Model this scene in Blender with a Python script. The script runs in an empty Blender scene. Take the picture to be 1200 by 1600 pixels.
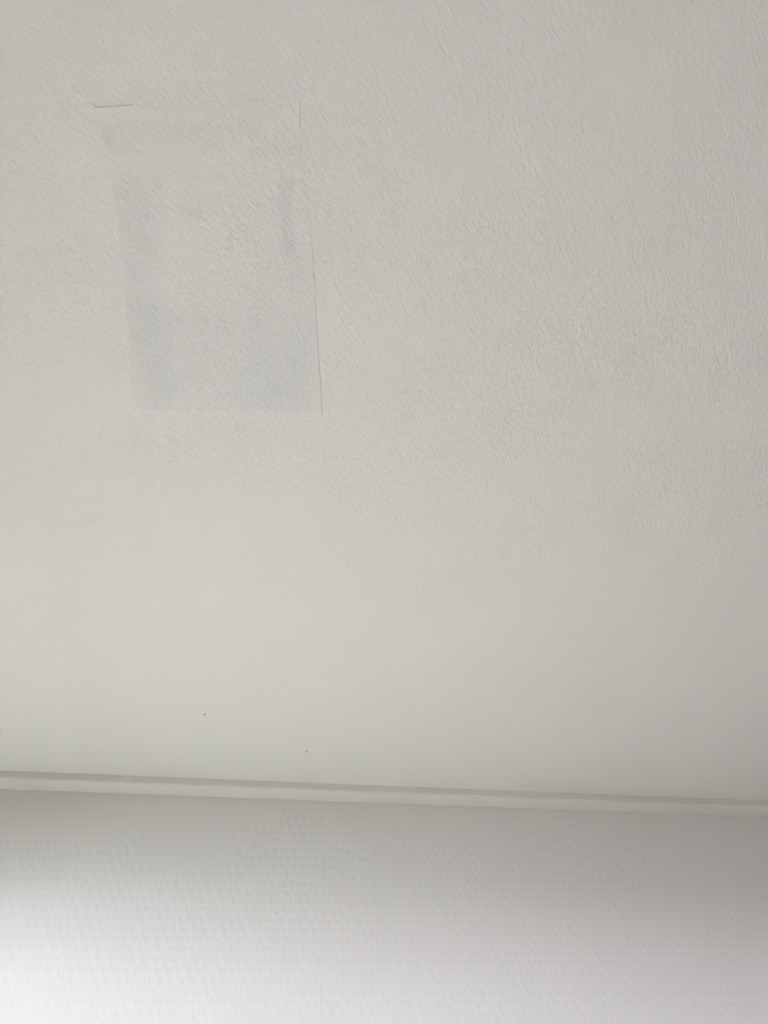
import bpy, bmesh, math, random
from mathutils import Vector, noise

random.seed(7)
sc = bpy.context.scene
col = sc.collection

# ------------------------------------------------------------------ camera
CAM = Vector((0.0, 0.0, 1.45))          # hand height
CEIL = 2.45
FPX = 1170.0                            # focal length in pixels of a 1200x1600 frame
PITCH, YAW, ROLL = map(math.radians, (48.0, 11.0, -3.25))
fwd = Vector((math.sin(YAW)*math.cos(PITCH), math.cos(YAW)*math.cos(PITCH), math.sin(PITCH)))
rt0 = Vector((math.cos(YAW), -math.sin(YAW), 0))
up0 = rt0.cross(fwd)
rt = rt0*math.cos(ROLL) + up0*math.sin(ROLL)
up = -rt0*math.sin(ROLL) + up0*math.cos(ROLL)
cd = bpy.data.cameras.new('camera'); cam = bpy.data.objects.new('camera', cd); col.objects.link(cam)
cd.sensor_fit = 'VERTICAL'; cd.sensor_height = 36.0; cd.lens = 36.0*FPX/1600.0
cd.clip_start = 0.02
from mathutils import Matrix
m = Matrix.Identity(4)
for i in range(3):
    m[i][0] = rt[i]; m[i][1] = up[i]; m[i][2] = -fwd[i]; m[i][3] = CAM[i]
cam.matrix_world = m
sc.camera = cam

# ------------------------------------------------------------------ world and light
w = bpy.data.worlds.new('world'); sc.world = w; w.use_nodes = True
w.node_tree.nodes['Background'].inputs[0].default_value = (0.62, 0.72, 0.85, 1)
w.node_tree.nodes['Background'].inputs[1].default_value = 0.0
sc.view_settings.view_transform = 'Standard'; sc.view_settings.look = 'None'
sc.view_settings.exposure = 0.0; sc.view_settings.gamma = 1.0
sc.view_settings.use_curve_mapping = False
try:
    sc.cycles.use_denoising = True
    sc.cycles.max_bounces = 10; sc.cycles.diffuse_bounces = 8
except Exception: pass

X0, X1, Y0, Y1 = -1.6, 2.6, -2.8, 1.915  # inner faces of the walls

def area(name, loc, aim, sx, sy, power, color, spread=180):
    l = bpy.data.lights.new(name, 'AREA'); l.shape = 'RECTANGLE'
    l.size = sx; l.size_y = sy; l.energy = power; l.color = color
    l.spread = math.radians(spread)
    o = bpy.data.objects.new(name, l); col.objects.link(o)
    o.location = loc
    o.rotation_euler = Vector(aim).to_track_quat('-Z', 'Y').to_euler()
    return o

def sun(name, heading, power, color, angle):
    l = bpy.data.lights.new(name, 'SUN'); l.energy = power; l.color = color; l.angle = math.radians(angle)
    o = bpy.data.objects.new(name, l); col.objects.link(o)
    o.rotation_euler = Vector(heading).to_track_quat('-Z', 'Y').to_euler()
# daylight: the low sky strips seen through the left and back windows, and the sun through the left window
def light(name, loc, aim, sx, sy, rgb):
    p = max(rgb); area(name, loc, aim, sx, sy, p, tuple(c/p for c in rgb))
light('sky_left',      (-3.6, 0.8, 1.7), (1, 0, 0), 5, 0.4, (200, 209, 236))
light('sky_left_deep', (-3.6, -1.5, 1.9), (1, 0.3, 0), 3, 0.4, (146, 148, 180))
light('sky_left_top',  (-3.6, -1.5, 2.6), (1, 0.3, 0), 3, 0.4, (550, 560, 660))
light('sky_back', (-0.3, Y0-2.0, 2.1), (0, 1, 0), 5, 0.4, (940, 915, 1110))
e = math.radians(32)
sun('sun', (math.cos(e), 0.2, -math.sin(e)), 45, (0.935, 1.0, 0.94), 3)

# ------------------------------------------------------------------ materials
def mat(name, color, rough=0.6, spec=0.3):
    mt = bpy.data.materials.new(name); mt.use_nodes = True
    b = mt.node_tree.nodes['Principled BSDF']
    b.inputs['Base Color'].default_value = (*color, 1)
    b.inputs['Roughness'].default_value = rough
    b.inputs['Specular IOR Level'].default_value = spec
    return mt, mt.node_tree, b
def nd(nt, t, **kw):
    n = nt.nodes.new(t)
    for k, v in kw.items(): setattr(n, k, v)
    return n
def math_(nt, op, a, b=None, clamp=False):
    n = nd(nt, 'ShaderNodeMath', operation=op, use_clamp=clamp)
    for i, v in enumerate((a, b)):
        if v is None: continue
        if isinstance(v, (int, float)): n.inputs[i].default_value = v
        else: nt.links.new(v, n.inputs[i])
    return n.outputs[0]
def ramp01(nt, v, a, b):
    n = nd(nt, 'ShaderNodeMapRange'); n.interpolation_type = 'SMOOTHSTEP'
    nt.links.new(v, n.inputs['Value'])
    n.inputs['From Min'].default_value = a; n.inputs['From Max'].default_value = b
    return n.outputs['Result']
def tex(nt, vec, scale, detail=2, rough=0.5, dist=0.0):
    n = nd(nt, 'ShaderNodeTexNoise'); nt.links.new(vec, n.inputs['Vector'])
    n.inputs['Scale'].default_value = scale; n.inputs['Detail'].default_value = detail
    n.inputs['Roughness'].default_value = rough; n.inputs['Distortion'].default_value = dist
    return n.outputs['Fac']
def mapping(nt, vec, rot=(0,0,0), scale=(1,1,1)):
    n = nd(nt, 'ShaderNodeMapping'); nt.links.new(vec, n.inputs['Vector'])
    n.inputs['Rotation'].default_value = rot; n.inputs['Scale'].default_value = scale
    return n.outputs[0]

def plaster_bump(nt, b, strength=1.0):
    """rolled paint on fine plaster: short ridges curved around the window corner to imitate raking-light streaks"""
    g = nd(nt, 'ShaderNodeNewGeometry').outputs['Position']
    sep = nd(nt, 'ShaderNodeSeparateXYZ'); nt.links.new(g, sep.inputs[0])
    dx = math_(nt, 'SUBTRACT', sep.outputs['X'], RAKE_CENTRE[0]); dy = math_(nt, 'SUBTRACT', RAKE_CENTRE[1], sep.outputs['Y'])
    r = math_(nt, 'SQRT', math_(nt, 'ADD', math_(nt, 'MULTIPLY', dx, dx), math_(nt, 'MULTIPLY', dy, dy)))
    th = math_(nt, 'ARCTAN2', dy, dx)
    c = nd(nt, 'ShaderNodeCombineXYZ'); nt.links.new(r, c.inputs[0])
    nt.links.new(math_(nt, 'MULTIPLY', th, 0.85), c.inputs[1])
    n1 = tex(nt, c.outputs[0], 250, 3, 0.6, 0.9)
    n2 = tex(nt, c.outputs[0], 130, 1, 0.5, 1.0)
    ridge = ramp01(nt, n1, 0.44, 0.72)
    ridge2 = ramp01(nt, n2, 0.50, 0.72)
    h = math_(nt, 'ADD', math_(nt, 'MULTIPLY', ridge, 0.8), math_(nt, 'MULTIPLY', ridge2, 0.35))
    big = tex(nt, g, 4.5, 2, 0.5)
    h = math_(nt, 'MULTIPLY', h, math_(nt, 'ADD', math_(nt, 'MULTIPLY', ramp01(nt, big, 0.34, 0.6), 0.45), 0.55))
    # the relief is flattened towards the wall
    edge = ramp01(nt, sep.outputs['Y'], 1.30, 0.70)
    near = ramp01(nt, sep.outputs['Y'], 0.10, 0.45)
    h = math_(nt, 'MULTIPLY', h, math_(nt, 'ADD', math_(nt, 'MULTIPLY', edge, 0.85), 0.15))
    h = math_(nt, 'MULTIPLY', h, math_(nt, 'ADD', math_(nt, 'MULTIPLY', near, 0.6), 0.4))
    bp = nd(nt, 'ShaderNodeBump'); bp.inputs['Strength'].default_value = strength
    bp.inputs['Distance'].default_value = 0.0016
    nt.links.new(h, bp.inputs['Height']); nt.links.new(bp.outputs[0], b.inputs['Normal'])
RAKE_CENTRE = (-1.5, 1.9)      # centre of the ridge arcs, shaped like streaks of raking window light
CEIL_BUMP = 0.5
CEIL_RGB = (0.60, 0.606, 0.573)
M = {}
M['ceiling'], nt, b = mat('ceiling_paint', CEIL_RGB, 0.7, 0.2)
plaster_bump(nt, b, CEIL_BUMP)

M['wall'], nt, b = mat('wallpaper_paint', (0.60, 0.596, 0.562), 0.65, 0.25)
g = nd(nt, 'ShaderNodeNewGeometry').outputs['Position']
# embossed wallpaper: staggered rows of small upright drops, softened by paint
warp = nd(nt, 'ShaderNodeTexNoise'); nt.links.new(g, warp.inputs['Vector'])
warp.inputs['Scale'].default_value = 38; warp.inputs['Detail'].default_value = 2
sub = nd(nt, 'ShaderNodeVectorMath', operation='MULTIPLY_ADD')
nt.links.new(warp.outputs['Color'], sub.inputs[0]); sub.inputs[1].default_value = (0.013,)*3; nt.links.new(g, sub.inputs[2])
sep = nd(nt, 'ShaderNodeSeparateXYZ'); nt.links.new(sub.outputs[0], sep.inputs[0])
PX, PZ = 0.023, 0.021
row = math_(nt, 'DIVIDE', sep.outputs['Z'], PZ)
odd = math_(nt, 'MULTIPLY', math_(nt, 'MODULO', math_(nt, 'FLOOR', row), 2.0), 0.5)
uu = math_(nt, 'SUBTRACT', math_(nt, 'FRACT', math_(nt, 'ADD', math_(nt, 'ADD', math_(nt, 'DIVIDE', sep.outputs['X'], PX), 200), odd)), 0.5)
vv = math_(nt, 'SUBTRACT', math_(nt, 'FRACT', row), 0.5)
dd = math_(nt, 'SQRT', math_(nt, 'ADD', math_(nt, 'MULTIPLY', math_(nt, 'MULTIPLY', uu, uu), 1.7), math_(nt, 'MULTIPLY', vv, vv)))
h = ramp01(nt, dd, 0.48, 0.10)
n1 = tex(nt, mapping(nt, g, (0,0,0), (1,1,0.42)), 95, 2, 0.55)
h = math_(nt, 'ADD', math_(nt, 'MULTIPLY', h, 0.42), math_(nt, 'MULTIPLY', n1, 1.25))
# butt joints between the wallpaper lengths, 1.06 m apart
sg = nd(nt, 'ShaderNodeSeparateXYZ'); nt.links.new(g, sg.inputs[0])
SEAM = 0.1675
ph = math_(nt, 'PINGPONG', math_(nt, 'ADD', sg.outputs['X'], 53*1.06 - SEAM), 0.53)
seam = ramp01(nt, ph, 0.0006, 0.0022)
h = math_(nt, 'ADD', h, math_(nt, 'MULTIPLY', seam, 0.36))
bp = nd(nt, 'ShaderNodeBump'); bp.inputs['Strength'].default_value = 0.5; bp.inputs['Distance'].default_value = 0.0012
nt.links.new(h, bp.inputs['Height']); nt.links.new(bp.outputs[0], b.inputs['Normal'])

M['trim'], nt, b = mat('trim_gloss_paint', (0.60, 0.588, 0.545), 0.45, 0.4)
g = nd(nt, 'ShaderNodeNewGeometry').outputs['Position']
n = tex(nt, mapping(nt, g, (0,0,0), (4,60,60)), 3, 2)
bp = nd(nt, 'ShaderNodeBump'); bp.inputs['Strength'].default_value = 0.15; bp.inputs['Distance'].default_value = 0.0006
nt.links.new(n, bp.inputs['Height']); nt.links.new(bp.outputs[0], b.inputs['Normal'])

M['floor'], nt, b = mat('floor_wood', (0.42, 0.33, 0.25), 0.5, 0.4)
g = nd(nt, 'ShaderNodeNewGeometry').outputs['Position']
br = nd(nt, 'ShaderNodeTexBrick'); nt.links.new(g, br.inputs['Vector'])
br.inputs['Scale'].default_value = 1.0; br.inputs['Brick Width'].default_value = 1.2; br.inputs['Row Height'].default_value = 0.14
br.inputs['Mortar Size'].default_value = 0.002
br.inputs['Color1'].default_value = (0.44,0.345,0.26,1); br.inputs['Color2'].default_value = (0.39,0.30,0.225,1)
br.inputs['Mortar'].default_value = (0.12,0.09,0.07,1)
nt.links.new(br.outputs['Color'], b.inputs['Base Color'])
M['frame'], nt, b = mat('window_frame_white', (0.8,0.8,0.79), 0.35, 0.5)
M['speck'], nt, b = mat('dark_speck', (0.34,0.32,0.29), 0.8, 0.2)

# ------------------------------------------------------------------ helpers
def finish(name, bm, material, parent=None, **props):
    bmesh.ops.recalc_face_normals(bm, faces=bm.faces)
    me = bpy.data.meshes.new(name); bm.to_mesh(me); bm.free()
    me.materials.append(material)
    o = bpy.data.objects.new(name, me); col.objects.link(o)
    if parent: o.parent = parent
    for k, v in props.items(): o[k] = v
    return o
def box(bm, a, b):
    vs = [bm.verts.new((x, y, z)) for x in (a[0], b[0]) for y in (a[1], b[1]) for z in (a[2], b[2])]
    for f in ((0,1,3,2),(4,6,7,5),(0,4,5,1),(2,3,7,6),(0,2,6,4),(1,5,7,3)):
        bm.faces.new([vs[i] for i in f])
def wall_with_hole(name, axis, pos, thick, a0, a1, holes):
    """a wall slab in the plane axis=pos, running a0..a1 along the other axis, with holes (lo, hi, zlo, zhi)"""
    bm = bmesh.new()
    cuts = sorted({a0, a1, *[h[0] for h in holes], *[h[1] for h in holes]})
    for s, e in zip(cuts[:-1], cuts[1:]):
        hs = [h for h in holes if h[0] <= s + 1e-6 and h[1] >= e - 1e-6]
        zs = [(0.0, CEIL)] if not hs else [(0.0, hs[0][2]), (hs[0][3], CEIL)]
        for z0, z1 in zs:
            if axis == 'x': box(bm, (pos, s, z0), (pos+thick, e, z1))
            else: box(bm, (s, pos, z0), (e, pos+thick, z1))
    return finish(name, bm, M['wall'], kind='structure')

# ------------------------------------------------------------------ structure
T = 0.25
HL = [(0.3, 1.6, 1.35, 2.1)]
HB = [(-1.2, 0.6, 0.9, 2.0)]
bm = bmesh.new(); box(bm, (X0-T, Y0-T, -0.1), (X1+T, Y1+T, 0)); finish('floor', bm, M['floor'], kind='structure')
bm = bmesh.new(); box(bm, (X0-T, Y0-T, CEIL), (X1+T, Y1+T, CEIL+0.1)); finish('ceiling', bm, M['ceiling'], kind='structure')
wall_with_hole('wall_front', 'y', Y1, T, X0-T, X1+T, [])
wall_with_hole('wall_back', 'y', Y0-T, T, X0-T, X1+T, HB)
wall_with_hole('wall_left', 'x', X0-T, T, Y0, Y1, HL)
wall_with_hole('wall_right', 'x', X1, T, Y0, Y1, [])

# ceiling trim board along the front wall, square with a softly rounded lower edge
TF, TH = 1.858, 0.0195
def trim_board(name, p0, p1, depth_dir):
    bm = bmesh.new(); box(bm, p0, p1)
    ed = [e for e in bm.edges if all(abs(v.co.y-p0[1]) < 1e-6 and abs(v.co.z-p0[2]) < 1e-6 for v in e.verts)]
    bmesh.ops.bevel(bm, geom=ed, offset=0.0022, segments=3, affect='EDGES')
    return finish(name, bm, M['trim'], kind='structure')
trim_board('trim_1', (X0, TF, CEIL-TH), (X1, Y1, CEIL), 0)
# ------------------------------------------------------------------ the rest of the room, below and beside the view
def window(n, x, a, b, z0, z1):
    root = bpy.data.objects.new('window_%d' % n, None); col.objects.link(root)
    root.location = (x, (a+b)/2, z0); root['kind'] = 'structure'
    bm = bmesh.new(); F = 0.05; h = (b-a)/2; H = z1-z0
    for p, q in (((-.03,-h,0),(.03,-h+F,H)), ((-.03,h-F,0),(.03,h,H)), ((-.03,-h+F,0),(.03,h-F,F)),
                 ((-.03,-h+F,H-F),(.03,h-F,H)), ((-.03,-.03,F),(.03,.03,H-F))):
        box(bm, p, q)
    fr = finish('window_frame', bm, M['frame'], root, kind='structure')
    bm = bmesh.new(); box(bm, (.035,-h,-.03), (.035+.15,h,-.002))
    finish('window_sill', bm, M['frame'], root, kind='structure')
WIN = (0.3, 1.6, 1.35, 2.1)
window(1, X0-0.19, *WIN)
# unseen bedstead added to bounce the window's sun up to the ceiling
bounce_bed = bpy.data.objects.new('bounce_bed', None); col.objects.link(bounce_bed); bounce_bed.location = (-0.05, 0.80, 0)
bounce_bed['label'] = 'unseen white bedding added beneath the view to bounce sunlight upward'; bounce_bed['category'] = 'bounce_bed'
def soft(name, a, b, r, material, seg=4):
    bm = bmesh.new(); box(bm, a, b)
    bmesh.ops.bevel(bm, geom=list(bm.edges), offset=r, segments=seg, affect='EDGES')
    o = finish(name, bm, material, bounce_bed)
    for p in o.data.polygons: p.use_smooth = True
    return o
M['wood'], nt, b = mat('bed_wood', (0.46, 0.36, 0.26), 0.5, 0.3)
M['linen'], nt, b = mat('white_linen', (0.84, 0.83, 0.81), 0.9, 0.1)
g = nd(nt, 'ShaderNodeNewGeometry').outputs['Position']
bp = nd(nt, 'ShaderNodeBump'); bp.inputs['Strength'].default_value = 0.4; bp.inputs['Distance'].default_value = 0.02
nt.links.new(tex(nt, g, 6, 3), bp.inputs['Height']); nt.links.new(bp.outputs[0], b.inputs['Normal'])
soft('bed_frame', (-.74,-1.0,.12), (.74,1.02,.30), .01, M['wood'], 2)
soft('headboard', (-.76,1.02,.04), (.76,1.06,.95), .01, M['wood'], 2)
soft('mattress', (-.70,-.98,.302), (.70,1.01,.50), .04, M['linen'])
soft('duvet', (-.75,-1.0,.502), (.75,.55,.60), .045, M['linen'])
soft('pillow', (-.62,.60,.502), (-.04,.97,.62), .05, M['linen'])
soft('pillow', (.04,.60,.502), (.62,.97,.62), .05, M['linen'])
for sx in (-1, 1):
    for y in (-.97, .99):
        soft('leg', (sx*.70-.03,y-.03,0), (sx*.70+.03,y+.03,.118), .005, M['wood'], 2)

# ------------------------------------------------------------------ repaired patch on the ceiling
M['patch'], nt, b = mat('patch_filler_paint', CEIL_RGB, 0.6, 0.25)
plaster_bump(nt, b, CEIL_BUMP)
g = nd(nt, 'ShaderNodeNewGeometry').outputs['Position']
wn = nd(nt, 'ShaderNodeTexNoise'); nt.links.new(g, wn.inputs['Vector']); wn.inputs['Scale'].default_value = 26; wn.inputs['Detail'].default_value = 3
wv = nd(nt, 'ShaderNodeVectorMath', operation='MULTIPLY_ADD')
nt.links.new(wn.outputs['Color'], wv.inputs[0]); wv.inputs[1].default_value = (0.022, 0.022, 0)
off = nd(nt, 'ShaderNodeVectorMath', operation='SUBTRACT'); nt.links.new(g, off.inputs[0]); off.inputs[1].default_value = (0.011, 0.011, 0)
nt.links.new(off.outputs[0], wv.inputs[2]); wg = wv.outputs[0]
def softbox(cx, cy, hx, hy, soft, deg=0, amount=1.0):
    s = nd(nt, 'ShaderNodeVectorMath', operation='SUBTRACT'); nt.links.new(wg, s.inputs[0]); s.inputs[1].default_value = (cx, cy, 0)
    r = mapping(nt, s.outputs[0], (0, 0, math.radians(deg)))
    q = nd(nt, 'ShaderNodeSeparateXYZ'); nt.links.new(r, q.inputs[0])
    a = ramp01(nt, math_(nt, 'ABSOLUTE', q.outputs['X']), hx+soft/2, hx-soft/2)
    c = ramp01(nt, math_(nt, 'ABSOLUTE', q.outputs['Y']), hy+soft/2, hy-soft/2)
    return math_(nt, 'MULTIPLY', math_(nt, 'MULTIPLY', a, c), amount)
marks = [
    softbox(-0.150, 0.50, 0.5, 0.5, 0.01, 0, 0.12),          # the whole patch is a little greyer than the ceiling
    softbox(-0.170, 0.296, 0.095, 0.010, 0.016, 11, 0.32),   # filler band near the upper edge
    softbox(-0.045, 0.293, 0.028, 0.010, 0.018, 20, 0.34),
    softbox(-0.222, 0.545, 0.026, 0.19, 0.035, 3, 0.42),     # left joint
    softbox(-0.110, 0.615, 0.140, 0.090, 0.060, 0, 0.34),    # lower field
    softbox(-0.035, 0.560, 0.045, 0.130, 0.050, -5, 0.28),   # right joint
    softbox(-0.033, 0.380, 0.0075, 0.050, 0.012, 8, 0.62),  # dark dab beside the right edge
    softbox(-0.157, 0.394, 0.014, 0.006, 0.012, 15, 0.50),
    softbox(-0.198, 0.363, 0.006, 0.012, 0.010, 10, 0.42),
    softbox(-0.254, 0.312, 0.006, 0.014, 0.010, 0, 0.40),
]
fac = marks[0]
for k in marks[1:]: fac = math_(nt, 'ADD', fac, k)
fac = math_(nt, 'MULTIPLY', fac, math_(nt, 'ADD', math_(nt, 'MULTIPLY', tex(nt, g, 30, 3), 0.9), 0.45), True)
mx = nd(nt, 'ShaderNodeMix', data_type='RGBA')
nt.links.new(fac, mx.inputs['Factor'])
mx.inputs['A'].default_value = (*CEIL_RGB, 1)
mx.inputs['B'].default_value = (CEIL_RGB[0]*0.875, CEIL_RGB[1]*0.896, CEIL_RGB[2]*0.90, 1)
nt.links.new(mx.outputs['Result'], b.inputs['Base Color'])
M['crease'], nt, b = mat('patch_edge_shade', tuple(c*0.86 for c in CEIL_RGB), 0.7, 0.2)  # darker tone paints shade into the line along the patch edge

OUT = [(-0.2656,0.2813), (-0.2100,0.2700), (-0.1544,0.2600), (-0.0900,0.2485), (-0.0279,0.2386), (-0.0245,0.2773),
       (-0.0150,0.3250), (-0.0025,0.3857), (0.0176,0.5238), (0.0300,0.6080), (0.0406,0.6830), (-0.0227,0.6886), (-0.1329,0.7011), (-0.2569,0.7153),
       (-0.2516,0.6007), (-0.2502,0.5096), (-0.2526,0.4113), (-0.2598,0.3480), (-0.2644,0.3075)]
bx, by = -0.14, 0.48
patch = bpy.data.objects.new('ceiling_patch', None); col.objects.link(patch); patch.location = (bx, by, CEIL)
patch['label'] = 'faint grey rectangular repair patch painted onto the white ceiling'; patch['category'] = 'patch'
bm = bmesh.new()
f = bm.faces.new([bm.verts.new((x-bx, y-by, -0.0001)) for x, y in OUT])
bmesh.ops.inset_region(bm, faces=[f], thickness=0.0045, use_even_offset=True)
for v in f.verts: v.co.z = -0.0005
# the upper left corner has lifted a little
for v in bm.verts:
    d = math.hypot(v.co.x+bx+0.2656, v.co.y+by-0.2813)
    if d < 0.03: v.co.z -= 0.0008*(1-d/0.03)
pm = finish('filler_panel', bm, M['patch'], patch)
for p in pm.data.polygons:
    if p.normal.z > 0: p.flip()
def ribbon(name, pts, widths, z, material, parent, jit=0.0003, **props):
    """a thin raised bead along a line on the ceiling, thickness 0.4 mm, fading in width at its ends"""
    bm = bmesh.new(); rows = []
    dense = []
    for (a, wa), (c, wc) in zip(zip(pts[:-1], widths[:-1]), zip(pts[1:], widths[1:])):
        n = max(2, int(math.dist(a, c)/0.006))
        for k in range(n): t = k/n; dense.append((a[0]+(c[0]-a[0])*t, a[1]+(c[1]-a[1])*t, wa+(wc-wa)*t))
    dense.append((*pts[-1], widths[-1]))
    for k, (x, y, wd) in enumerate(dense):
        a, c = dense[max(0, k-1)], dense[min(len(dense)-1, k+1)]
        dx, dy = c[0]-a[0], c[1]-a[1]; L = math.hypot(dx, dy) or 1; nx, ny = -dy/L, dx/L
        j = (random.random()-0.5)*2*jit; wd *= 0.75+0.5*random.random()
        x += nx*j; y += ny*j
        rows.append([bm.verts.new((x+nx*wd*s-bx, y+ny*wd*s-by, zz)) for s, zz in ((-.5, z), (-.2, z-0.0004), (.2, z-0.0004), (.5, z))])
    for r0, r1 in zip(rows[:-1], rows[1:]):
        for i in range(3): bm.faces.new((r0[i], r0[i+1], r1[i+1], r1[i]))
        bm.faces.new((r0[3], r0[0], r1[0], r1[3]))
    for r0 in (rows[0], rows[-1]): bm.faces.new(r0)
    return finish(name, bm, material, parent, **props)
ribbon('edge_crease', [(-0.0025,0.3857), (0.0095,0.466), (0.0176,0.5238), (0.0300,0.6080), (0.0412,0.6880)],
       [0.0002, 0.0010, 0.0014, 0.0014, 0.0020], -0.0003, M['crease'], patch, label='thin seam along the long edge, its shade painted in')
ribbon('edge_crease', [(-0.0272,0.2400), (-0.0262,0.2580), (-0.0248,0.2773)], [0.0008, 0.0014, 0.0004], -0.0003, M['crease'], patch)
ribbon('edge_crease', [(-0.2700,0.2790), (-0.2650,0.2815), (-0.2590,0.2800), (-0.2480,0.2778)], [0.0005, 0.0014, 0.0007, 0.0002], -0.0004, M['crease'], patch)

# two dark specks of dirt stuck to the ceiling near the trim
def speck(x, y, r, label):
    bm = bmesh.new(); bmesh.ops.create_icosphere(bm, subdivisions=2, radius=r)
    for v in bm.verts:
        v.co *= 1 + 0.25*noise.noise(v.co*900 + Vector((x*50, y*50, 0))); v.co.z = v.co.z*0.45
    o = finish('dirt_speck', bm, M['speck'], label=label, category='speck', group='dirt specks on the ceiling')
    o.location = (x, y, CEIL - r*0.30)
    for p in o.data.polygons: p.use_smooth = True
speck(-0.1497, 1.5603, 0.0030, 'tiny dark speck on white ceiling, farther from the trim board')
speck(0.0993, 1.7029, 0.0028, 'tiny faint speck on white ceiling, close beside the trim board')
